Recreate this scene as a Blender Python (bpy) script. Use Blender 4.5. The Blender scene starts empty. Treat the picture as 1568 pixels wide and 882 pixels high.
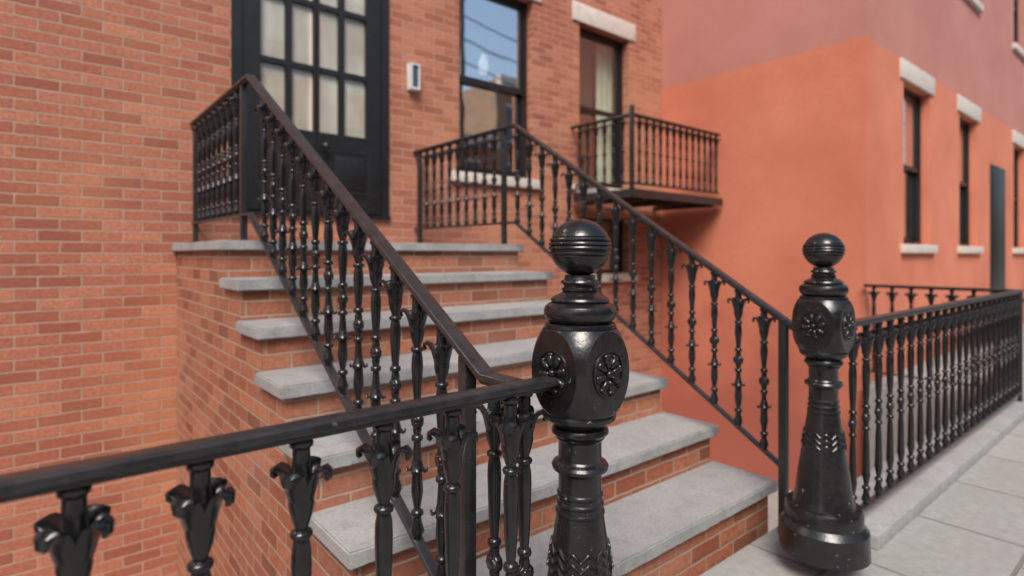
import bpy, bmesh, math, random
from mathutils import Vector, Matrix, noise as mnoise
random.seed(4)
ZOOM=1; ZC=(784,441)
scene=bpy.context.scene
H=1.19
# ------------------------------------------------------------------ materials
def newmat(name):
    m=bpy.data.materials.new(name); m.use_nodes=True
    nt=m.node_tree; b=nt.nodes['Principled BSDF']
    return m,nt,b
def N(nt,t,**kw):
    n=nt.nodes.new(t)
    for k,v in kw.items(): setattr(n,k,v)
    return n
def L(nt,a,b): nt.links.new(a,b)
def objco(nt): return N(nt,'ShaderNodeTexCoord').outputs['Object']
def noise(nt,co,scale,detail=4,rough=.55):
    n=N(nt,'ShaderNodeTexNoise'); n.inputs['Scale'].default_value=scale
    n.inputs['Detail'].default_value=min(detail,3); n.inputs['Roughness'].default_value=rough
    L(nt,co,n.inputs['Vector']); return n.outputs['Fac']
def ramp(nt,fac,stops):
    r=N(nt,'ShaderNodeValToRGB'); e=r.color_ramp.elements
    while len(e)<len(stops): e.new(.5)
    for i,(p,c) in enumerate(stops):
        e[i].position=p; e[i].color=(*c,1) if len(c)==3 else c
    L(nt,fac,r.inputs['Fac']); return r.outputs['Color']
def mix(nt,fac,a,b,mode='MIX'):
    m=N(nt,'ShaderNodeMix',data_type='RGBA',blend_type=mode)
    for s,v in ((m.inputs[0],fac),(m.inputs[6],a),(m.inputs[7],b)):
        if isinstance(v,(int,float)): s.default_value=v
        elif isinstance(v,tuple): s.default_value=(*v,1) if len(v)==3 else v
        else: L(nt,v,s)
    return m.outputs[2]
def math_(nt,op,a,b=None):
    m=N(nt,'ShaderNodeMath',operation=op)
    for s,v in ((m.inputs[0],a),(m.inputs[1],b)):
        if v is None: continue
        if isinstance(v,(int,float)): s.default_value=v
        else: L(nt,v,s)
    return m.outputs[0]
def bump(nt,h,dist,strength,b,prev=None):
    n=N(nt,'ShaderNodeBump'); n.inputs['Distance'].default_value=dist; n.inputs['Strength'].default_value=strength
    L(nt,h,n.inputs['Height'])
    if prev: L(nt,prev,n.inputs['Normal'])
    L(nt,n.outputs[0],b.inputs['Normal']); return n.outputs[0]

def brick_mat(name,c1,c2,mort,bw=.203,rh=.0667,ms=.006,tint=(.62,.30,.14),dk=.80):
    m,nt,b=newmat(name)
    co=objco(nt); g=N(nt,'ShaderNodeNewGeometry')
    sp=N(nt,'ShaderNodeSeparateXYZ'); L(nt,co,sp.inputs[0])
    sn=N(nt,'ShaderNodeSeparateXYZ'); L(nt,g.outputs['True Normal'],sn.inputs[0])
    a=math_(nt,'GREATER_THAN',math_(nt,'ABSOLUTE',sn.outputs[0]),.5)
    u=math_(nt,'ADD',math_(nt,'MULTIPLY',sp.outputs[1],a),math_(nt,'MULTIPLY',sp.outputs[0],math_(nt,'SUBTRACT',1.0,a)))
    wob=noise(nt,co,14,2)
    u=math_(nt,'ADD',u,math_(nt,'MULTIPLY',math_(nt,'SUBTRACT',wob,.5),.010))
    v=math_(nt,'ADD',sp.outputs[2],math_(nt,'MULTIPLY',math_(nt,'SUBTRACT',wob,.5),-.009))
    cb=N(nt,'ShaderNodeCombineXYZ'); L(nt,u,cb.inputs[0]); L(nt,v,cb.inputs[1])
    br=N(nt,'ShaderNodeTexBrick'); L(nt,cb.outputs[0],br.inputs['Vector'])
    br.inputs['Color1'].default_value=(0,0,0,1); br.inputs['Color2'].default_value=(1,1,1,1); br.inputs['Mortar'].default_value=(.5,.5,.5,1)
    br.inputs['Scale'].default_value=1; br.inputs['Mortar Size'].default_value=ms; br.inputs['Mortar Smooth'].default_value=.3
    br.inputs['Bias'].default_value=0; br.inputs['Brick Width'].default_value=bw; br.inputs['Row Height'].default_value=rh
    mid=tuple((p+q)/2 for p,q in zip(c1,c2))
    dark=tuple(p*dk for p in c1)
    col=ramp(nt,br.outputs['Color'],[(0,dark),(.25,c1),(.65,mid),(1,c2)])
    n1=noise(nt,co,48,3,.7)
    col=mix(nt,ramp(nt,n1,[(.35,(0,0,0)),(.75,(.75,.75,.75))]),col,tuple(p*.55 for p in c1))
    n2=noise(nt,co,1.3,2)
    col=mix(nt,ramp(nt,n2,[(.42,(0,0,0)),(.75,(.4,.4,.4))]),col,tint)
    mc=mix(nt,wob,mort,tuple(p*.6 for p in mort))
    col=mix(nt,br.outputs['Fac'],col,mc)
    L(nt,col,b.inputs['Base Color']); b.inputs['Roughness'].default_value=.88
    b.inputs['Specular IOR Level'].default_value=.25
    h=math_(nt,'SUBTRACT',math_(nt,'MULTIPLY',n1,.45),br.outputs['Fac'])
    bump(nt,h,.007,.9,b)
    return m
M_brick=brick_mat('red_brick',(.43,.148,.095),(.60,.25,.16),(.58,.37,.28))
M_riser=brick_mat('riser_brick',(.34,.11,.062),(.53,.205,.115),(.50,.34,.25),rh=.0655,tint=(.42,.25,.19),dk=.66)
M_brick2=brick_mat('tan_brick',(.33,.22,.15),(.42,.30,.21),(.4,.36,.3))
M_brick3=brick_mat('dark_brick',(.16,.09,.07),(.22,.12,.09),(.25,.22,.2))

def stone_mat(name,c,var=.2,sc=3,rough=.75,bstr=.25):
    m,nt,b=newmat(name); co=objco(nt)
    n1=noise(nt,co,sc,6,.6); n2=noise(nt,co,90,4,.7); n3=noise(nt,co,14,5,.65)
    lo=tuple(p*(1-var) for p in c); hi=tuple(min(1,p*(1+var*.6)) for p in c)
    col=ramp(nt,n1,[(.32,lo),(.68,hi)])
    col=mix(nt,.5,col,ramp(nt,n2,[(.3,tuple(p*.65 for p in c)),(.7,tuple(p*1.25 for p in c))]))
    col=mix(nt,ramp(nt,n3,[(.50,(0,0,0)),(.70,(.5,.5,.5))]),col,tuple(p*.62 for p in c))
    L(nt,col,b.inputs['Base Color']); b.inputs['Roughness'].default_value=rough
    h=math_(nt,'ADD',math_(nt,'MULTIPLY',n2,.4),n3); bump(nt,h,.004,bstr,b)
    return m
M_slab=stone_mat('bluestone',(.345,.345,.343),.28,2.2,.72,.6)
M_lime=stone_mat('limestone',(.66,.60,.54),.12,4)
M_conc=stone_mat('concrete',(.34,.33,.31),.2,2)

def paving_mat():
    m,nt,b=newmat('paving'); co=objco(nt)
    br=N(nt,'ShaderNodeTexBrick'); L(nt,co,br.inputs['Vector']); br.offset=.35
    br.inputs['Color1'].default_value=(.31,.31,.30,1); br.inputs['Color2'].default_value=(.41,.405,.39,1); br.inputs['Mortar'].default_value=(.15,.14,.13,1)
    br.inputs['Scale'].default_value=1; br.inputs['Mortar Size'].default_value=.008; br.inputs['Mortar Smooth'].default_value=.3
    br.inputs['Brick Width'].default_value=.62; br.inputs['Row Height'].default_value=.46
    n=noise(nt,co,22,6,.65); n1=noise(nt,co,2.2,4)
    col=mix(nt,ramp(nt,n,[(.35,(0,0,0)),(.8,(.7,.7,.7))]),br.outputs['Color'],(.22,.215,.20))
    col=mix(nt,ramp(nt,n1,[(.4,(0,0,0)),(.8,(.6,.6,.6))]),col,(.27,.26,.24))
    L(nt,col,b.inputs['Base Color']); b.inputs['Roughness'].default_value=.85
    h=math_(nt,'SUBTRACT',math_(nt,'MULTIPLY',n,.3),br.outputs['Fac']); bump(nt,h,.006,.7,b)
    return m
M_pave=paving_mat()
M_asph=stone_mat('asphalt',(.055,.055,.057),.25,1.5,.9)
M_dirt=stone_mat('ground_soil',(.14,.13,.11),.25,.8,.95)

def iron_mat(name,base,rough,bs=.3,wear=.0):
    m,nt,b=newmat(name); co=objco(nt)
    n1=noise(nt,co,26,3,.6); n2=noise(nt,co,170,2,.6); n3=noise(nt,co,55,3,.7)
    col=ramp(nt,n1,[(.35,tuple(p*.75 for p in base)),(.7,tuple(p*1.5 for p in base))])
    if wear:
        col=mix(nt,ramp(nt,n3,[(.68,(0,0,0)),(.74,(wear,wear,wear))]),col,(.30,.29,.27))
    L(nt,col,b.inputs['Base Color'])
    r=math_(nt,'ADD',math_(nt,'MULTIPLY',n3,.30),rough-.15); L(nt,r,b.inputs['Roughness'])
    h=math_(nt,'ADD',n1,math_(nt,'MULTIPLY',n2,.22)); bump(nt,h,.0026,bs,b)
    b.inputs['Specular IOR Level'].default_value=.6
    return m
M_iron=iron_mat('black_iron',(.010,.010,.011),.23,.5,.5)
M_newel=iron_mat('newel_paint',(.011,.011,.0115),.235,.5,.8)
M_rail=iron_mat('rail_paint',(.022,.022,.0235),.32,.25,.3)
M_door=iron_mat('door_paint',(.010,.010,.0105),.42,.05)
M_blackfr=iron_mat('window_paint',(.012,.012,.013),.35,.05)

def stucco_mat():
    m,nt,b=newmat('painted_stucco'); co=objco(nt)
    sp=N(nt,'ShaderNodeSeparateXYZ'); L(nt,co,sp.inputs[0])
    z=math_(nt,'ADD',sp.outputs[2],math_(nt,'MULTIPLY',noise(nt,co,6,3),.03))
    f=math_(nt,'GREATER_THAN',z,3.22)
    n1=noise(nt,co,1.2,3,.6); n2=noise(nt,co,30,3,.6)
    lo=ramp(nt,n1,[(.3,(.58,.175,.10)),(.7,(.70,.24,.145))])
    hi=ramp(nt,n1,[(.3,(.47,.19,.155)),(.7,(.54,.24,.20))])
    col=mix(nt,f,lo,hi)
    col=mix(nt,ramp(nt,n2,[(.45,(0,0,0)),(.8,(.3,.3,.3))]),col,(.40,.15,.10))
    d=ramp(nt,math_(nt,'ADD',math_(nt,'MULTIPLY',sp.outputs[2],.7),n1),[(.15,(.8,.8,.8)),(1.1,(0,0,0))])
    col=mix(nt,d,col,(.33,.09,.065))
    L(nt,col,b.inputs['Base Color']); b.inputs['Roughness'].default_value=.85
    bump(nt,n2,.004,.35,b); return m
M_stucco=stucco_mat()

def plain(name,c,rough=.6,em=0,spec=.5):
    m,nt,b=newmat(name); co=objco(nt)
    n=noise(nt,co,12,4)
    L(nt,ramp(nt,n,[(.3,tuple(p*.88 for p in c)),(.7,tuple(min(1,p*1.06) for p in c))]),b.inputs['Base Color'])
    b.inputs['Roughness'].default_value=rough; b.inputs['Specular IOR Level'].default_value=spec
    if em:
        b.inputs['Emission Color'].default_value=(*c,1); b.inputs['Emission Strength'].default_value=em
    return m
M_dark=plain('interior_dark',(.06,.05,.045),.9)
M_curt=plain('curtain_cloth',(.78,.84,.66),.9)
M_white=plain('white_metal',(.7,.7,.7),.4)
M_bluegl=plain('lamp_lens',(.06,.09,.14),.15)
M_pend=plain('pendant_glass',(.95,.92,.85),.3,4.0)
M_wood=plain('pole_wood',(.12,.08,.05),.9)
def sheer_mat():
    m,nt,b=newmat('door_curtain_film'); co=objco(nt)
    n=noise(nt,co,2.6,2); w=N(nt,'ShaderNodeTexWave'); w.inputs['Scale'].default_value=3.2; w.inputs['Distortion'].default_value=3
    L(nt,co,w.inputs['Vector'])
    col=ramp(nt,n,[(.3,(.60,.45,.37)),(.7,(.88,.76,.68))])
    col=mix(nt,math_(nt,'MULTIPLY',w.outputs['Fac'],.25),col,(.50,.38,.32))
    L(nt,col,b.inputs['Base Color']); b.inputs['Roughness'].default_value=.7; return m
M_sheer=sheer_mat()
def glass_mat(name,refl):
    m=bpy.data.materials.new(name); m.use_nodes=True; nt=m.node_tree
    nt.nodes.remove(nt.nodes['Principled BSDF']); out=nt.nodes['Material Output']
    t=N(nt,'ShaderNodeBsdfTransparent'); t.inputs[0].default_value=(.9,.93,.92,1)
    g=N(nt,'ShaderNodeBsdfGlossy'); g.inputs['Roughness'].default_value=.015; g.inputs[0].default_value=(.97,.99,1,1)
    co=objco(nt); bn=N(nt,'ShaderNodeBump'); bn.inputs['Distance'].default_value=.01; bn.inputs['Strength'].default_value=.12
    L(nt,noise(nt,co,2.2,1),bn.inputs['Height']); L(nt,bn.outputs[0],g.inputs['Normal'])
    mx=N(nt,'ShaderNodeMixShader'); mx.inputs[0].default_value=refl
    L(nt,t.outputs[0],mx.inputs[1]); L(nt,g.outputs[0],mx.inputs[2]); L(nt,mx.outputs[0],out.inputs[0]); return m
M_glass=glass_mat('window_glass',.80)
M_glass2=glass_mat('window_glass_clear',.15)
M_glassd=glass_mat('door_glass',.04)

# ------------------------------------------------------------------ helpers
def empty(name,parent=None):
    e=bpy.data.objects.new(name,None); scene.collection.objects.link(e)
    if parent: e.parent=parent
    e.empty_display_size=.1; return e
def link(name,me,mat,parent=None,smooth=None):
    if mat and not me.materials: me.materials.append(mat)
    if smooth is not None:
        for p in me.polygons: p.use_smooth=True
        me.set_sharp_from_angle(angle=math.radians(smooth))
    o=bpy.data.objects.new(name,me); scene.collection.objects.link(o)
    if parent: o.parent=parent
    return o
def bm_obj(name,bm,mat,parent=None,smooth=None):
    bmesh.ops.recalc_face_normals(bm,faces=bm.faces)
    me=bpy.data.meshes.new(name); bm.to_mesh(me); bm.free()
    return link(name,me,mat,parent,smooth)
def add_box(bm,x0,x1,y0,y1,z0,z1):
    vs=[bm.verts.new((x,y,z)) for x in(x0,x1) for y in(y0,y1) for z in(z0,z1)]
    for f in((0,1,3,2),(4,6,7,5),(0,4,5,1),(2,3,7,6),(0,2,6,4),(1,5,7,3)):
        bm.faces.new([vs[i] for i in f])
def box(name,x0,x1,y0,y1,z0,z1,mat,parent=None,bev=0):
    bm=bmesh.new(); add_box(bm,x0,x1,y0,y1,z0,z1)
    if bev: bmesh.ops.bevel(bm,geom=bm.edges[:],offset=bev,segments=2,affect='EDGES',profile=.6)
    return bm_obj(name,bm,mat,parent,30 if bev else None)
def add_lathe(bm,prof,seg=24,cx=0,cy=0,cap=True):
    rings=[]
    for r,z in prof:
        rings.append([bm.verts.new((cx+r*math.cos(2*math.pi*i/seg),cy+r*math.sin(2*math.pi*i/seg),z)) for i in range(seg)])
    for a,b in zip(rings,rings[1:]):
        for i in range(seg):
            j=(i+1)%seg; bm.faces.new((a[i],a[j],b[j],b[i]))
    if cap: bm.faces.new(rings[0]); bm.faces.new(rings[-1])
def add_sweep(bm,pts,sect,closed=False,side_hint=None):
    pts=[Vector(p) for p in pts]; n=len(pts); rings=[]
    for i,p in enumerate(pts):
        if closed:
            a=(p-pts[i-1]).normalized(); b=(pts[(i+1)%n]-p).normalized()
        else:
            a=(p-pts[i-1]).normalized() if i>0 else (pts[1]-p).normalized()
            b=(pts[i+1]-p).normalized() if i<n-1 else a
        t=(a+b).normalized(); c=max(.5,t.dot(a))
        sh=side_hint if side_hint is not None else None
        if sh is None: side=t.cross(Vector((0,0,1))).normalized()
        else: side=(sh-t*sh.dot(t)).normalized()
        up=side.cross(t).normalized()
        S=sect(i) if callable(sect) else sect
        k=1/c
        rings.append([bm.verts.new(p+side*s+up*(u*k if side_hint is None else u)) for s,u in S])
    m=len(rings[0])
    pairs=list(zip(rings,rings[1:]))+([(rings[-1],rings[0])] if closed else [])
    for a,b in pairs:
        for i in range(m):
            j=(i+1)%m; bm.faces.new((a[i],a[j],b[j],b[i]))
    if not closed:
        bm.faces.new(rings[0]); bm.faces.new(rings[-1])
def ell(w,h,n=10): return [(w*math.cos(2*math.pi*i/n),h*math.sin(2*math.pi*i/n)) for i in range(n)]

# ------------------------------------------------------------------ baluster
bal_cache={}
def leaf(bm,ang,z0,flip=1,sc=1.0):
    path=[(.006,-.122),(.013,-.104),(.0165,-.088),(.021,-.074),(.029,-.061),(.038,-.0565),(.0445,-.0605),(.0455,-.070),(.0415,-.0745)]
    wid=[.010,.015,.018,.0195,.0195,.0170,.013,.009,.005]; th=[.006,.007,.007,.006,.005,.0048,.005,.005,.004]
    ca,sa=math.cos(ang),math.sin(ang); side=Vector((-sa,ca,0))
    pts=[(r*sc*ca,r*sc*sa,z0+flip*z*sc) for r,z in path]
    add_sweep(bm,pts,lambda i: ell(wid[i]*sc,th[i]*sc,10),side_hint=side)
def baluster_mesh(Lg,detail=1):
    key=(round(Lg,3),detail)
    if key in bal_cache: return bal_cache[key]
    bm=bmesh.new(); seg=16 if detail else 8
    P=[(.013,0),(.019,-.004),(.019,-.010),(.014,-.014),(.0145,-.04),(.017,-.07),(.0205,-.09),(.0205,-.105),(.017,-.122),
       (.0115,-.138),(.0105,-.143),(.017,-.146),(.0185,-.150),(.017,-.155),(.0125,-.158)]
    m=-Lg*.52
    P+=[(.0155,-.175),(.0165,-.20),(.0140,m+.105),(.0105,m+.062),(.0100,m+.056),(.0155,m+.052),(.0165,m+.046),(.0155,m+.041),(.0100,m+.037),
        (.0125,m+.026),(.012,m+.018),(.010,m),(.012,m-.018),(.0125,m-.026),(.0100,m-.037),(.0155,m-.041),(.0165,m-.046),(.0155,m-.052),(.0100,m-.056),
        (.0105,m-.068),(.0130,m-.10)]
    e=-Lg
    P+=[(.0155,e+.15),(.017,e+.125),(.013,e+.10),(.0095,e+.082),(.0095,e+.078),(.016,e+.074),(.018,e+.068),(.016,e+.062),(.011,e+.058),(.0125,e+.045),(.0175,e+.028),(.020,e+.018),(.015,e+.010),(.014,e)]
    P=[(r*.97,z) for r,z in P]
    P.sort(key=lambda q:-q[1])
    add_lathe(bm,P,seg)
    for k in range(4): leaf(bm,math.pi/4+k*math.pi/2,.012)
    for k in range(4): leaf(bm,math.pi/4+k*math.pi/2,e+.145,-1,.62) if detail else None
    tmp=bmesh.new()
    add_lathe(tmp,[(.010,-.0135),(.0125,-.0125),(.0135,-.010),(.0175,-.0105),(.0215,-.007),(.0225,0),(.0215,.007),(.0175,.0105),(.0135,.010),(.0125,.0125),(.010,.0135)],18)
    for k in range(7):
        a=2*math.pi*k/7
        for s in(-1,1):
            M=Matrix.Translation((.0125*math.cos(a),.0125*math.sin(a),s*.0105))@Matrix.Diagonal((1,1,.7,1))
            bmesh.ops.create_icosphere(tmp,subdivisions=1,radius=.0048,matrix=M)
    bmesh.ops.rotate(tmp,verts=tmp.verts,cent=(0,0,0),matrix=Matrix.Rotation(math.pi/2,3,'X'))
    bmesh.ops.translate(tmp,verts=tmp.verts,vec=(0,0,m))
    me2=bpy.data.meshes.new('t'); tmp.to_mesh(me2); tmp.free(); bm.from_mesh(me2); bpy.data.meshes.remove(me2)
    bmesh.ops.recalc_face_normals(bm,faces=bm.faces)
    me=bpy.data.meshes.new('baluster'); bm.to_mesh(me); bm.free(); me.materials.append(M_iron)
    for p in me.polygons: p.use_smooth=True
    me.set_sharp_from_angle(angle=math.radians(50))
    bal_cache[key]=me; return me
def baluster(parent,x,y,ztop,Lg,alongY,detail=1):
    o=bpy.data.objects.new('baluster',baluster_mesh(Lg,detail)); scene.collection.objects.link(o)
    o.location=(x,y,ztop); o.rotation_euler=(0,0,(math.pi/2 if alongY else 0)+random.uniform(-.03,.03)); o.parent=parent; return o
CAP=[(-.0205,.0),(-.0225,.002),(-.0225,.0115),(-.0218,.0140),(-.0195,.0160),(-.0165,.0170),(.0165,.0170),(.0195,.0160),(.0218,.0140),(.0225,.0115),(.0225,.002),(.0205,.0),(.013,-.001),(.012,-.009),(-.012,-.009),(-.013,-.001)]
CAP=[(s,u-.0170) for s,u in CAP]
BOT=[(-.014,-.006),(-.014,.006),(-.012,.007),(.012,.007),(.014,.006),(.014,-.006),(.012,-.007),(-.012,-.007)]
def rail(name,pts,parent,sect=CAP,mat=None):
    bm=bmesh.new(); add_sweep(bm,pts,sect); return bm_obj(name,bm,mat or M_rail,parent,28)
def interp(path,y):
    p=sorted(path)
    for (a,za),(b,zb) in zip(p,p[1:]):
        if a<=y<=b: return za+(zb-za)*(y-a)/(b-a)
    return p[0][1] if y<p[0][0] else p[-1][1]

# ------------------------------------------------------------------ key dimensions
r_=.18; g_=.29; Y1=1.225; XL,XR=.667,2.56; WALL=4.25
def Yk(k): return Y1+(k-1)*g_
XLr,XRr=.79,2.45; YF=.92; ZF=.922; YB=1.046

# ------------------------------------------------------------------ stoop
stoop=empty('entrance_stoop')
for k in range(1,8):
    y0=Yk(k); y1=Yk(k+1)+.035 if k<7 else WALL-.003
    z=k*r_
    bm=bmesh.new(); add_box(bm,XL,XR,y0,y1,z-.050,z)
    bmesh.ops.bevel(bm,geom=bm.edges[:],offset=.006,segments=2,affect='EDGES')
    ed=[e for e in bm.edges if abs(e.verts[0].co.x-e.verts[1].co.x)>1]
    bmesh.ops.subdivide_edges(bm,edges=ed,cuts=110)
    for v in bm.verts:
        c=v.co
        if abs(c.y-y0)<.012:
            q=Vector((c.x*16+k*7,c.z*30,k*3.1)); q2=Vector((c.x*55+k*7,c.z*60,k*5.1))
            c.y+=.0035*mnoise.noise(q)+.0022*mnoise.noise(q2); c.z+=.0016*mnoise.noise(q2+Vector((9,9,9)))
    bm_obj('tread_%d'%k,bm,M_slab,stoop,35)
    yb=y0+.032
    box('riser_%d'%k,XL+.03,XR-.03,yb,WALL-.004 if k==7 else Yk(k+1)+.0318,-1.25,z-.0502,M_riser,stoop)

# ------------------------------------------------------------------ newel
def newel(name,cx,cy):
    root=empty(name); s=.001502
    Z=lambda y:H-(y-390)*s
    bm=bmesh.new(); P=[]
    for i in range(0,61):
        a=math.radians(3+ (165-3)*i/60); y=379-44*math.cos(a); r=46.5*math.sin(a)
        if any(abs(y-yy)<3.3 for yy in(367,373.5,380,388)): continue
        P.append((r,y))
    for yy in(367,373.5,380,388):
        for dy,dr in((-3.1,-.8),(-2.2,1.3),(0,2.2),(2.2,1.3),(3.1,-.8)):
            y=yy+dy; c=(379-y)/44; P.append((46.5*math.sqrt(max(0,1-c*c))+dr,y))
    P.sort(key=lambda q:q[1])
    rest=[(421,24),(424,23),(428,24),(429,28),(432,29.5),(435,28),(436,25),(440,25),(441,28),(444,28),(446,26),(449,30),(453,39),(456,43.5),(459,45),(461.5,44),(462,42),(464,48),(468,53),(474,55.5),(480,55.5),(486,53),(491,49),(493,46),(493.5,52),(495,54),(500,54.5),(502,52),(506,48)]
    for y,h in rest: P.append((h,y))
    add_lathe(bm,[(h*s,Z(y)) for h,y in P],64,cx,cy)
    low=[(620,46),(624,50),(626,54),(632,55.5),(638,54),(643,48),(647,41),(650,38),(652,41.5),(656,43.5),(660,43.5),(664,40),(666,37),(668,37.5),(670,35),(674,33),(700,33),(703,35),(706,41),(710,43.5),(715,42.5),(719,37),(722,34),(726,33),(749,33),(751,35),(755,35.5),(757,33.5),(763,34),(765,36),(768,36.5),(770,34.5),(776,35),(778,37.5),(781,38),(783,36),(800,38.5),(825,42),(850,45.5),(882,50),(930,58),(980,64),(1000,68),(1010,71),(1012,84),(1020,88),(1050,88),(1064,100),(1127,102)]
    add_lathe(bm,[(h*s,Z(y)) for y,h in low],64,cx,cy)
    bm_obj('post_shaft',bm,M_newel,root,28)
    zc=Z(564); bm=bmesh.new()
    bmesh.ops.create_uvsphere(bm,u_segments=96,v_segments=64,radius=1)
    for v in bm.verts: v.co=Vector((v.co.x*.1115,v.co.y*.1115,v.co.z*.145))
    a=.0855
    for no,d in(((1,0,0),a),((-1,0,0),a),((0,1,0),a),((0,-1,0),a),((0,0,1),.095),((0,0,-1),.095)):
        geom=bm.verts[:]+bm.edges[:]+bm.faces[:]
        res=bmesh.ops.bisect_plane(bm,geom=geom,plane_co=Vector(no)*d,plane_no=no,clear_outer=True,dist=1e-6)
        ed=[e for e in res['geom_cut'] if isinstance(e,bmesh.types.BMEdge)]
        bmesh.ops.contextual_create(bm,geom=ed)
    bmesh.ops.remove_doubles(bm,verts=bm.verts,dist=1e-5)
    bmesh.ops.translate(bm,verts=bm.verts,vec=(cx,cy,zc))
    bm_obj('rosette_block',bm,M_newel,root,14)
    for q in range(4):
        bm=bmesh.new()
        circ=[(.046*math.cos(2*math.pi*i/40),.050*math.sin(2*math.pi*i/40),0) for i in range(40)]
        rp=[Vector(c) for c in circ]
        rings=[]
        for c in rp:
            n=c.normalized(); rings.append([bm.verts.new(c+n*(.0032*math.cos(t))+Vector((0,0,.0045*math.sin(t)))) for t in [i*math.pi/3 for i in range(6)]])
        for A,B in zip(rings,rings[1:]+rings[:1]):
            for i in range(6): bm.faces.new((A[i],A[(i+1)%6],B[(i+1)%6],B[i]))
        for k in range(8):
            an=2*math.pi*k/8+.2
            M=Matrix.Translation((.0255*math.cos(an),.028*math.sin(an),.001))@Matrix.Rotation(an,4,'Z')@Matrix.Diagonal((.0155,.0078,.0085,1))
            bmesh.ops.create_uvsphere(bm,u_segments=16,v_segments=10,radius=1,matrix=M)
            M=Matrix.Translation((.037*math.cos(an),.041*math.sin(an),.001))@Matrix.Rotation(an,4,'Z')@Matrix.Diagonal((.0055,.0095,.0072,1))
            bmesh.ops.create_uvsphere(bm,u_segments=12,v_segments=8,radius=1,matrix=M)
        bmesh.ops.create_uvsphere(bm,u_segments=16,v_segments=10,radius=1,matrix=Matrix.Translation((0,0,.002))@Matrix.Diagonal((.0095,.0095,.010,1)))
        M=Matrix.Translation((cx,cy,zc+.0))@Matrix.Rotation(q*math.pi/2,4,'Z')@Matrix.Translation((0,-a,0))@Matrix.Rotation(math.pi/2,4,'X')
        bmesh.ops.transform(bm,matrix=M,verts=bm.verts)
        bm_obj('rosette',bm,M_newel,root,50)
    nz=12
    for row,yc in enumerate((834,848,862)):
        pts=[]
        for i in range(nz*2):
            an=math.pi*i/nz; y=yc+(5.5 if i%2 else -5.5)
            rr=(42.6+(y-825)*.14)*s+.0006
            pts.append((rr,an,Z(y)))
        full=[]
        for (ra,aa,za),(rb,ab,zb) in zip(pts,pts[1:]+[(pts[0][0],2*math.pi,pts[0][2])]):
            for j in range(4):
                f=j/4; rr=ra+(rb-ra)*f; an=aa+(ab-aa)*f; full.append((cx+rr*math.cos(an),cy+rr*math.sin(an),za+(zb-za)*f))
        bm=bmesh.new()
        m=len(full); rings=[]
        for i,p in enumerate(full):
            p=Vector(p); t=(Vector(full[(i+1)%m])-Vector(full[i-1])).normalized(); n=Vector((p.x-cx,p.y-cy,0)).normalized(); bdir=t.cross(n)
            rings.append([bm.verts.new(p+n*(.0042*math.cos(w))+bdir*(.0036*math.sin(w))) for w in [k*math.pi/3 for k in range(6)]])
        for A,B in zip(rings,rings[1:]+rings[:1]):
            for i in range(6): bm.faces.new((A[i],A[(i+1)%6],B[(i+1)%6],B[i]))
        bm_obj('chevron_band',bm,M_newel,root,50)
    return root
newel('newel_post',.963,YF)
newel('newel_post',2.45-.17+.0,YF)

# ------------------------------------------------------------------ railings
def post(name,x,y,z0,z1,parent,w=.03):
    return box(name,x-w/2,x+w/2,y-w/2,y+w/2,z0,z1,M_rail,parent,.002)
rl=empty('stair_railing')
top=[(YF+.02,ZF),(YB,ZF),(2.93,ZF+.602*(2.93-YB)),(WALL-.01,ZF+.602*(2.93-YB))]
bot=[(1.12,ZF-.69+.602*.075),(2.93,ZF+.602*(2.93-YB)-.67),(WALL-.01,ZF+.602*(2.93-YB)-.66)]
rail('handrail',[(XLr,y,z) for y,z in top],rl)
rail('bottom_rail',[(XLr,y,z) for y,z in bot],rl,BOT)
post('post_foot',XLr,1.124,0,interp(top,1.124)-.02,rl,.032)
post('post_top',XLr,3.05,1.26,top[-1][1]-.02,rl); post('post_wall',XLr,4.17,1.26,top[-1][1]-.02,rl)
for i in range(13):
    y=1.235+.1225*i
    if y>2.98: break
    zt=interp(top,y)-.024; baluster(rl,XLr,y,zt,zt-interp(bot,y)-.004,True)
for i in range(8):
    y=3.18+.125*i; zt=interp(top,y)-.024; baluster(rl,XLr,y,zt,zt-interp(bot,y)-.004,True)
for x,y in((XLr,1.018),):
    baluster(rl,x,y,ZF-.026,.76,True)
rr=empty('stair_railing')
zt0=2.06; sl=.636
yb2=1.10; topR=[(YF+.02,zt0-sl*(2.93-yb2)),(yb2,zt0-sl*(2.93-yb2)),(2.93,zt0),(WALL-.01,zt0)]
botR=[(1.14,zt0-sl*(2.93-1.14)-.645),(2.93,1.405),(WALL-.01,1.405)]
rail('handrail',[(XRr,y,z) for y,z in topR],rr)
rail('bottom_rail',[(XRr,y,z) for y,z in botR],rr,BOT)
post('post_foot',XRr,1.15,0,interp(topR,1.15)-.02,rr,.032)
post('post_top',XRr,3.05,1.26,zt0-.02,rr); post('post_wall',XRr,4.17,1.26,zt0-.02,rr)
for i in range(20):
    y=1.235+.1195*i
    if y>2.98: break
    zt=interp(topR,y)-.024; baluster(rr,XRr,y,zt,zt-interp(botR,y)-.004,True)
for i in range(9):
    y=3.16+.112*i
    zt=interp(topR,y)-.024; baluster(rr,XRr,y,zt,zt-interp(botR,y)-.004,True)
fl=empty('iron_fence')
rail('top_rail',[(-3.0,YF,ZF),(.885,YF,ZF)],fl); rail('bottom_rail',[(-3.0,YF,.13),(.90,YF,.13)],fl,BOT)
xs=[.752]+[.6125-.144*i for i in range(25)]
for x in xs: baluster(fl,x,YF-.006 if x>.7 else YF,ZF-.026,.76,False)
baluster(fl,.812,.941,ZF-.026,.76,False)
post('fence_post',-1.4,YF,0,ZF-.02,fl); post('fence_post',-2.95,YF,0,ZF-.02,fl)
fr=empty('iron_fence')
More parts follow.
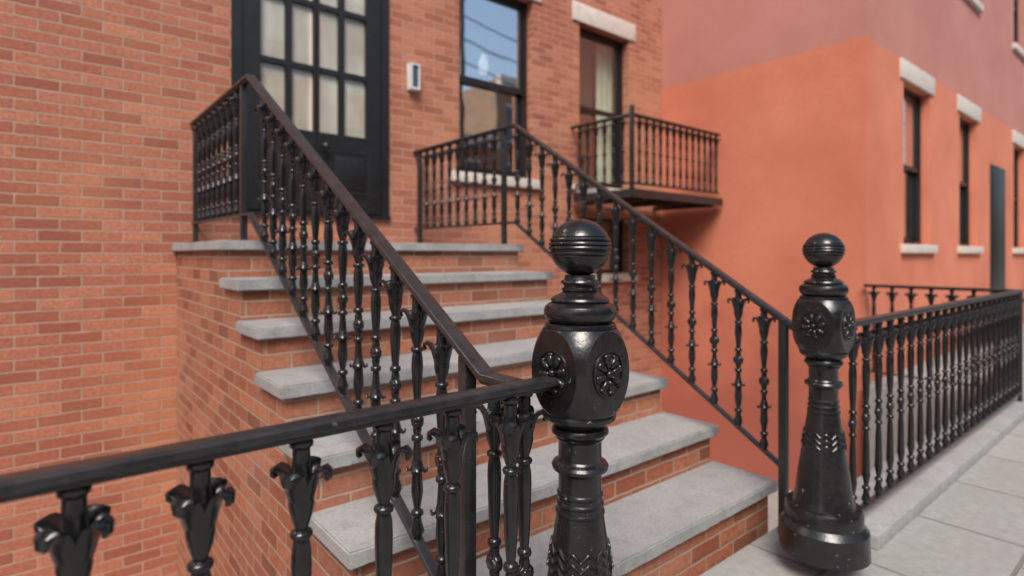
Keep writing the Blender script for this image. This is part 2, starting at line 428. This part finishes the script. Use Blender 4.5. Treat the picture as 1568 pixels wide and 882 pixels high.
rail('top_rail',[(2.35,YF,ZF),(5.85,YF,ZF)],fr); rail('bottom_rail',[(2.35,YF,.13),(5.85,YF,.13)],fr,BOT)
for i in range(23): baluster(fr,2.56+.144*i,YF,ZF-.026,.76,False,0)
post('fence_post',5.84,YF,0,ZF-.02,fr)
rail('side_rail',[(5.84,YF+.02,ZF),(5.84,2.0,ZF)],fr); rail('side_bottom_rail',[(5.84,YF+.02,.13),(5.84,2.0,.13)],fr,BOT)
for i in range(7): baluster(fr,5.84,1.06+.144*i,ZF-.026,.76,True,0)

# ------------------------------------------------------------------ house
house=empty('brick_house')
HX0,HX1,HZ0,HZ1=-7,5.88,-1.25,10.0
door=(1.02,2.20,1.50,4.3)
wins=[(2.90,3.78,1.93,3.70),(4.44,5.26,1.93,3.66),(-1.4,-.5,1.93,3.70),(-3.4,-2.5,1.93,3.70),
      (4.44,5.26,.98,1.60),(2.90,3.78,5.2,6.9),(4.44,5.26,5.2,6.9),(1.15,2.05,5.2,6.9),(-1.4,-.5,5.2,6.9),(-3.4,-2.5,5.2,6.9)]
ops=[door]+wins
def wall_with_openings(name,X0,X1,Z0,Z1,Y,ops,mat,parent,depth=.22):
    xsb=sorted({X0,X1}|{o[0] for o in ops}|{o[1] for o in ops}); zsb=sorted({Z0,Z1}|{o[2] for o in ops}|{o[3] for o in ops})
    bm=bmesh.new(); vc={}
    def V(x,y,z):
        k=(round(x,4),round(y,4),round(z,4))
        if k not in vc: vc[k]=bm.verts.new(k)
        return vc[k]
    for i in range(len(xsb)-1):
        for j in range(len(zsb)-1):
            xa,xb,za,zb=xsb[i],xsb[i+1],zsb[j],zsb[j+1]; cx_,cz_=(xa+xb)/2,(za+zb)/2
            if any(o[0]<cx_<o[1] and o[2]<cz_<o[3] for o in ops): continue
            bm.faces.new((V(xa,Y,za),V(xb,Y,za),V(xb,Y,zb),V(xa,Y,zb)))
    me=bpy.data.meshes.new(name); bm.to_mesh(me); bm.free(); link(name,me,mat,parent)
    bm=bmesh.new()
    for x0,x1,z0,z1 in ops:
        a_,b_=Y,Y+depth
        for q in(((x0,a_,z0),(x0,b_,z0),(x0,b_,z1),(x0,a_,z1)),((x1,a_,z0),(x1,a_,z1),(x1,b_,z1),(x1,b_,z0)),((x0,a_,z1),(x0,b_,z1),(x1,b_,z1),(x1,a_,z1)),((x0,a_,z0),(x1,a_,z0),(x1,b_,z0),(x0,b_,z0))):
            bm.faces.new([bm.verts.new(v) for v in q])
    me=bpy.data.meshes.new(name+'_reveals'); bm.to_mesh(me); bm.free(); link(name+'_reveals',me,mat,parent)
wall_with_openings('front_wall',HX0,HX1,HZ0,HZ1,WALL,ops,M_brick,house)
box('house_body',HX0,HX1-.003,WALL+1.6,WALL+9,HZ0,HZ1-.01,M_dark,house)
box('side_wall',HX0,HX0+.2,WALL+.003,WALL+1.6,HZ0,HZ1-.02,M_brick,house)
box('roof',HX0,HX1,WALL+.01,WALL+9,HZ1,HZ1+.12,M_conc,house)
box('cornice',HX0,HX1-.01,WALL-.35,WALL-.003,HZ1-.45,HZ1+.2,M_blackfr,house,.03)
box('basement_floor',HX0+.2,HX1-.2,WALL+.25,WALL+1.59,.6,.7,M_dark,house)
def window(i,o,lintel=True,glass=M_glass,curt=None,W=WALL,par=None,cd=.36):
    par=par or house
    x0,x1,z0,z1=o; yy=W+.09; zm=z0+(z1-z0)*.50
    f=.045
    bm=bmesh.new()
    add_box(bm,x0,x0+f,yy,yy+.10,z0,z1); add_box(bm,x1-f,x1,yy,yy+.10,z0,z1)
    add_box(bm,x0+f,x1-f,yy,yy+.10,z1-f,z1); add_box(bm,x0+f,x1-f,yy,yy+.10,z0,z0+f*.8)
    bm_obj('window_frame',bm,M_blackfr,par)
    if z1-z0>1:
        bm=bmesh.new(); a,b=x0+f,x1-f; s=.035
        add_box(bm,a,a+s,yy+.02,yy+.05,zm,z1-f); add_box(bm,b-s,b,yy+.02,yy+.05,zm,z1-f); add_box(bm,a+s,b-s,yy+.02,yy+.05,z1-f-s,z1-f)
        add_box(bm,a+.001,b-.001,yy+.012,yy+.052,zm-.03,zm+.022)
        add_box(bm,a,a+s,yy+.055,yy+.085,z0+f*.8,zm-.031); add_box(bm,b-s,b,yy+.055,yy+.085,z0+f*.8,zm-.031); add_box(bm,a+s,b-s,yy+.055,yy+.085,z0+f*.8,z0+f*.8+.05)
        bm_obj('window_sash',bm,M_blackfr,par)
        box('upper_pane',a+s-.003,b-s+.003,yy+.033,yy+.037,zm+.02,z1-f-s+.003,glass,par)
        box('lower_pane',a+s-.003,b-s+.003,yy+.068,yy+.072,z0+f*.8+.048,zm-.028,glass,par)
    else:
        box('pane',x0+f,x1-f,yy+.05,yy+.054,z0+f*.8,z1-f,glass,par)
    box('window_sill',x0-.10,x1+.10,W-.05,W+.088,z0-.092,z0-.001,M_lime,par,.006)
    if lintel: box('window_lintel',x0-.11,x1+.10,W-.022,W+.05,z1+.002,z1+.20,M_lime,par,.006)
    if curt:
        for c0,c1 in curt:
            bm=bmesh.new(); n=40; prev=None
            for k in range(n+1):
                xx=c0+(c1-c0)*k/n; y=W+cd+.018*math.sin(k*1.35)+.006*math.sin(k*3.1)
                a=bm.verts.new((xx,y,z0-.1)); b=bm.verts.new((xx,y,z1+.1))
                if prev: bm.faces.new((prev[0],a,b,prev[1]))
                prev=(a,b)
            bm_obj('curtain',bm,M_curt,par,60)
for i,o in enumerate(wins):
    window(i,o,lintel=(i!=4),glass=(M_glass2 if i in(1,4) else M_glass),curt={0:[(3.50,4.25)],1:[(4.99,5.8)]}.get(i,[(o[1]-.25,o[1]+.2)]),cd=.26 if i==1 else .36)
pd=empty('pendant_lamp'); bm=bmesh.new(); add_lathe(bm,[(.01,3.30),(.03,3.29),(.05,3.22),(.055,3.14),(.04,3.10),(.02,3.09)],20,3.62,4.85); bm_obj('shade',bm,M_pend,pd,40)
box('cord',3.617,3.623,4.847,4.853,3.30,3.9,M_dark,pd)
bm=bmesh.new()
for k in range(44): 
    z=2.0+.038*k; add_box(bm,4.46,4.97,WALL+.30,WALL+.322,z,z+.004+.018)
bm_obj('window_blind',bm,plain('blind_slats',(.20,.13,.10),.6),house)
# door
yd=WALL-.012
bm=bmesh.new()
x0,x1,z0,z1=door
add_box(bm,x0-.0,x0+.065,yd-.01,WALL+.15,z0,z1); add_box(bm,x1-.065,x1,yd-.01,WALL+.15,z0,z1); add_box(bm,x0+.065,x1-.065,yd-.01,WALL+.15,z1-.08,z1)
add_box(bm,x0+.065,x1-.065,yd-.005,WALL+.14,3.62,3.72)
bm_obj('door_frame',bm,M_door,house)
cols=[(1.21,1.385),(1.43,1.59),(1.63,1.785),(1.83,2.01)]
def door_leaf(cx0,cx1,cc):
    bm=bmesh.new(); ya,ybk=yd+.004,yd+.05
    edges=[cx0]+[v for c in cc for v in c]+[cx1]
    for a,b in zip(edges[0::2],edges[1::2]):
        add_box(bm,a,b,ya if (a==cx0 or b==cx1) else ya+.006,ybk,2.11,3.52)
    for c in cc:
        for a,b in((2.56,2.60),(3.04,3.08)): add_box(bm,c[0],c[1],ya+.006,ybk,a,b)
    add_box(bm,cx0,cx1,ya,ybk,3.52,3.615); add_box(bm,cx0,cx1,ya,ybk,1.51,2.11)
    bm_obj('door_leaf',bm,M_door,house)
    bm=bmesh.new(); a,b=cx0+.10,cx1-.10
    add_sweep(bm,[(a,ya,1.66),(b,ya,1.66),(b,ya,1.98),(a,ya,1.98)],ell(.006,.006,6),closed=True,side_hint=Vector((0,1,0)))
    bm_obj('door_moulding',bm,M_door,house,50)
    box('door_panel',a+.035,b-.035,ya-.005,ya+.01,1.695,1.945,M_door,house,.004)
    box('door_glass',cx0+.05,cx1-.05,yd+.030,yd+.034,2.09,3.54,M_glassd,house)
door_leaf(1.087,1.608,cols[:2]); door_leaf(1.612,2.133,cols[2:])
for a,b in((1.14,1.60),(1.62,2.08)): box('door_film',a,b,yd+.040,yd+.043,2.08,3.55,M_sheer,house)
box('transom_glass',1.087,2.133,yd+.05,yd+.055,3.72,4.22,M_glass,house)
box('door_sill',x0-.03,x1+.012,WALL-.03,WALL+.14,z0-.03,z0-.001,M_door,house)
bm=bmesh.new(); 
bmesh.ops.create_uvsphere(bm,u_segments=16,v_segments=10,radius=.03,matrix=Matrix.Translation((1.66,yd-.05,2.0))); add_lathe(bm,[(.012,1.99),(.012,2.01)],8,1.66,yd-.03); bm_obj('door_knob',bm,M_blackfr,house,40)
wl=empty('wall_lamp')
box('lamp_back',2.375,2.465,WALL-.02,WALL-.001,2.56,2.78,M_white,wl,.003)
bm=bmesh.new()
for a,b,c,d in((2.378,2.390,2.563,2.777),(2.450,2.462,2.563,2.777),(2.390,2.450,2.563,2.578),(2.390,2.450,2.762,2.777)): add_box(bm,a,b,WALL-.07,WALL-.0205,c,d)
bm_obj('lamp_frame',bm,M_white,wl)
box('lamp_lens',2.3905,2.4495,WALL-.055,WALL-.021,2.5785,2.7615,M_bluegl,wl)

# ------------------------------------------------------------------ balcony
bal=empty('iron_balcony')
bx0,bx1,by=4.32,5.84,3.455
bzf=1.80; bzt=2.53
box('balcony_deck',bx0-.02,bx1,by-.03,WALL-.06,bzf-.035,bzf,M_iron,bal,.003)
bm=bmesh.new(); 
add_box(bm,bx0-.03,bx1,by-.045,by-.031,bzf-.07,bzf+.01); add_box(bm,bx0-.035,bx0-.021,by-.03,WALL-.06,bzf-.07,bzf+.01)
for xx in(4.5,5.1,5.7): add_box(bm,xx,xx+.03,by,WALL-.002,bzf-.085,bzf-.036)
bm_obj('deck_frame',bm,M_rail,bal)
rail('top_rail',[(bx0,WALL-.005,bzt),(bx0,by,bzt),(bx1,by,bzt)],bal,[(s*.8,u) for s,u in CAP])
rail('bottom_rail',[(bx0,WALL-.005,bzf+.07),(bx0,by,bzf+.07),(bx1,by,bzf+.07)],bal,BOT)
post('corner_post',bx0,by,bzf-.03,2.60,bal,.036)
for i in range(1,7): 
    y=by+.113*i; baluster(bal,bx0,y,bzt-.024,bzt-bzf-.10,True,0)
for i in range(1,14): baluster(bal,bx0+.112*i,by,bzt-.024,bzt-bzf-.10,False,0)

# ------------------------------------------------------------------ neighbour
NY=2.0
nb=empty('stucco_building')
bm=bmesh.new()
for q in(((5.885,NY,-1.25),(5.885,13,-1.25),(5.885,13,9.2),(5.885,NY,9.2)),((5.885,13,-1.25),(14,13,-1.25),(14,13,9.2),(5.885,13,9.2)),((14,NY,-1.25),(14,13,-1.25),(14,13,9.2),(14,NY,9.2)),((5.885,NY,9.2),(14,NY,9.2),(14,13,9.2),(5.885,13,9.2))):
    bm.faces.new([bm.verts.new(v) for v in q])
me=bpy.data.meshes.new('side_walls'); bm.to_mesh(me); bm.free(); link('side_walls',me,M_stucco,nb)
nw=[(6.9,7.8,1.3,3.0),(9.0,9.9,1.3,3.0),(12.2,13.1,1.3,3.0),(6.9,7.8,4.6,6.2),(9.0,9.9,4.6,6.2),(12.2,13.1,4.6,6.2)]
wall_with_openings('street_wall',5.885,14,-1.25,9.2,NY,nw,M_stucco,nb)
for i,o in enumerate(nw): window(i,o,W=NY,par=nb)
box('inner_dark',6.2,13.8,NY+.6,NY+.7,0,9,M_dark,nb)
box('coping',5.84,14.05,NY-.05,13.05,9.2,9.4,M_conc,nb,.01)
box('entry_door',10.6,11.5,NY-.02,NY-.001,.15,2.5,M_door,nb,.01)
far=empty('row_house'); box('walls',14.003,60,NY+.2,14,-.13,9.8,M_brick2,far)
bm=bmesh.new()
for k in range(18):
    for zz in(1.3,4.4,7.2): add_box(bm,15+2.4*k,16+2.4*k,NY+.17,NY+.199,zz,zz+1.6)
bm_obj('window_panes',bm,M_bluegl,far)

# ------------------------------------------------------------------ ground
def cells(name,xs,ys,z,skip,mat):
    bm=bmesh.new()
    for a,b in zip(xs,xs[1:]):
        for c,d in zip(ys,ys[1:]):
            if skip((a+b)/2,(c+d)/2): continue
            bm.faces.new([bm.verts.new(v) for v in((a,c,z),(b,c,z),(b,d,z),(a,d,z))])
    bmesh.ops.remove_doubles(bm,verts=bm.verts,dist=1e-4)
    return bm_obj(name,bm,mat)
pit=lambda x,y: -3<x<5.9 and 1.0<y<WALL
cells('ground',[-300,-3,5.9,300],[-300,1.0,WALL+.1,300],-.13,pit,M_dirt)
box('sidewalk',-60,60,-2.6,1.0,-.128,0,M_pave)
box('sidewalk',-60,-3,1.0,WALL-.01,-.128,-.001,M_pave)
box('sidewalk',5.881,60,1.0003,NY-.001,-.128,-.001,M_pave)
box('sidewalk',XL+.031,XR-.031,1.0003,1.2,-.128,-.0005,M_pave)
box('kerb',-60,60,-2.75,-2.601,-.128,.004,M_conc)
cells('road',[-60,60],[-10,-2.751],-.126,lambda x,y:False,M_asph)
box('kerb',-60,60,-10.15,-10.001,-.128,.004,M_conc)
box('sidewalk',-60,60,-13,-10.151,-.128,0,M_pave)
pitw=empty('areaway')
box('areaway_floor',-3,5.9,1.0,WALL,-1.25,-1.2,M_conc,pitw)
box('retaining_wall_a',-3,XL+.029,1.0,1.12,-1.2,-.002,M_conc,pitw); box('retaining_wall_b',XR-.029,5.88,1.0,1.12,-1.2,-.002,M_conc,pitw)
box('retaining_wall_c',-3.1,-3.001,1.0,WALL,-1.2,-.002,M_conc,pitw)
box('retaining_wall_d',5.82,5.882,1.12,NY,-1.2,-.002,M_conc,pitw)
box('fence_coping',-3,.66,.84,1.13,0.001,.06,M_slab,pitw,.006); box('fence_coping_b',2.6,5.93,.84,1.13,.001,.06,M_slab,pitw,.006)

# ------------------------------------------------------------------ opposite side of the street
def far_building(name,x0,x1,h,mat,storeys):
    e=empty(name); box('walls',x0,x1,-24,-13,-.1,h,mat,e); box('cornice',x0,x1-.01,-13,-12.6,h-.4,h+.15,M_lime,e)
    n=max(2,int((x1-x0)/2.2)); sh=(h-.8)/storeys
    bm=bmesh.new(); bg=bmesh.new()
    for s in range(storeys):
        for k in range(n):
            cx=x0+(k+.5)*(x1-x0)/n; z0=.8+s*sh
            add_box(bm,cx-.6,cx+.6,-12.99,-12.9,z0-.12,z0); add_box(bm,cx-.6,cx+.6,-12.99,-12.93,z0+sh*.62,z0+sh*.62+.15)
            add_box(bg,cx-.5,cx+.5,-12.995,-12.97,z0,z0+sh*.62)
    bm_obj('trim',bm,M_lime,e); bm_obj('window_panes',bg,M_bluegl,e)
far_building('row_house',-40,-12,8.2,M_brick3,3)
far_building('row_house',-12,2,9.0,M_brick2,3)
far_building('row_house',2,11,7.4,M_brick3,2)
far_building('row_house',11,17,6.6,M_brick,2)
far_building('row_house',17,34,9.6,M_brick2,3)
far_building('row_house',34,58,8.4,M_brick3,3)
up=empty('utility_pole'); bm=bmesh.new(); add_lathe(bm,[(.15,-.1),(.10,12.5)],14,13.5,-10.8); bm_obj('pole',bm,M_wood,up,40)
box('cross_arm',13.44,13.56,-12.0,-9.6,11.6,11.75,M_wood,up)
bm=bmesh.new()
for yy,zz in((-11.8,11.8),(-9.8,11.8),(-10.9,10.2),(-10.6,9.0)):
    pts=[(13.5+22*t/8-22*0,yy,zz-1.1*(1-((t%8-4)/4.)**2)) for t in range(0,17)]
    add_sweep(bm,pts,ell(.03,.03,5)); pts=[(13.5-22*t/8,yy,zz-1.1*(1-((t%8-4)/4.)**2)) for t in range(0,17)]; add_sweep(bm,pts,ell(.03,.03,5))
bm_obj('cables',bm,M_dark,up)

# ------------------------------------------------------------------ light
w=bpy.data.worlds.new('World'); scene.world=w; w.use_nodes=True; nt=w.node_tree
bg=nt.nodes['Background']; sky=nt.nodes.new('ShaderNodeTexSky'); sky.sky_type='NISHITA'; sky.sun_disc=False
EL,AZ=50,222
sky.sun_elevation=math.radians(EL); sky.sun_rotation=math.radians(AZ); sky.air_density=1.2; sky.dust_density=2.5; sky.ozone_density=1
nt.links.new(sky.outputs[0],bg.inputs[0]); bg.inputs[1].default_value=.15
sd=bpy.data.lights.new('sun','SUN'); sd.energy=3.6; sd.angle=math.radians(28); sd.color=(1,.93,.84)
so=bpy.data.objects.new('sun',sd); scene.collection.objects.link(so)
d=Vector((math.sin(math.radians(AZ))*math.cos(math.radians(EL)),math.cos(math.radians(AZ))*math.cos(math.radians(EL)),math.sin(math.radians(EL))))
so.rotation_euler=d.to_track_quat('Z','Y').to_euler()
# ------------------------------------------------------------------ camera
cd=bpy.data.cameras.new('camera'); cam=bpy.data.objects.new('camera',cd); scene.collection.objects.link(cam); scene.camera=cam
cam.location=(0,0,H); cam.rotation_euler=(math.radians(90),0,-math.atan2(.637,.771))
cd.sensor_width=36; cd.lens=20.2*ZOOM; cd.shift_y=ZOOM*(390-ZC[1])/1568; cd.shift_x=ZOOM*(ZC[0]-784)/1568; cd.clip_start=.05; cd.clip_end=800
cd.dof.use_dof=True; cd.dof.focus_distance=1.28; cd.dof.aperture_fstop=2.0*ZOOM
scene.view_settings.view_transform='Standard'; scene.view_settings.look='None'; scene.view_settings.exposure=0
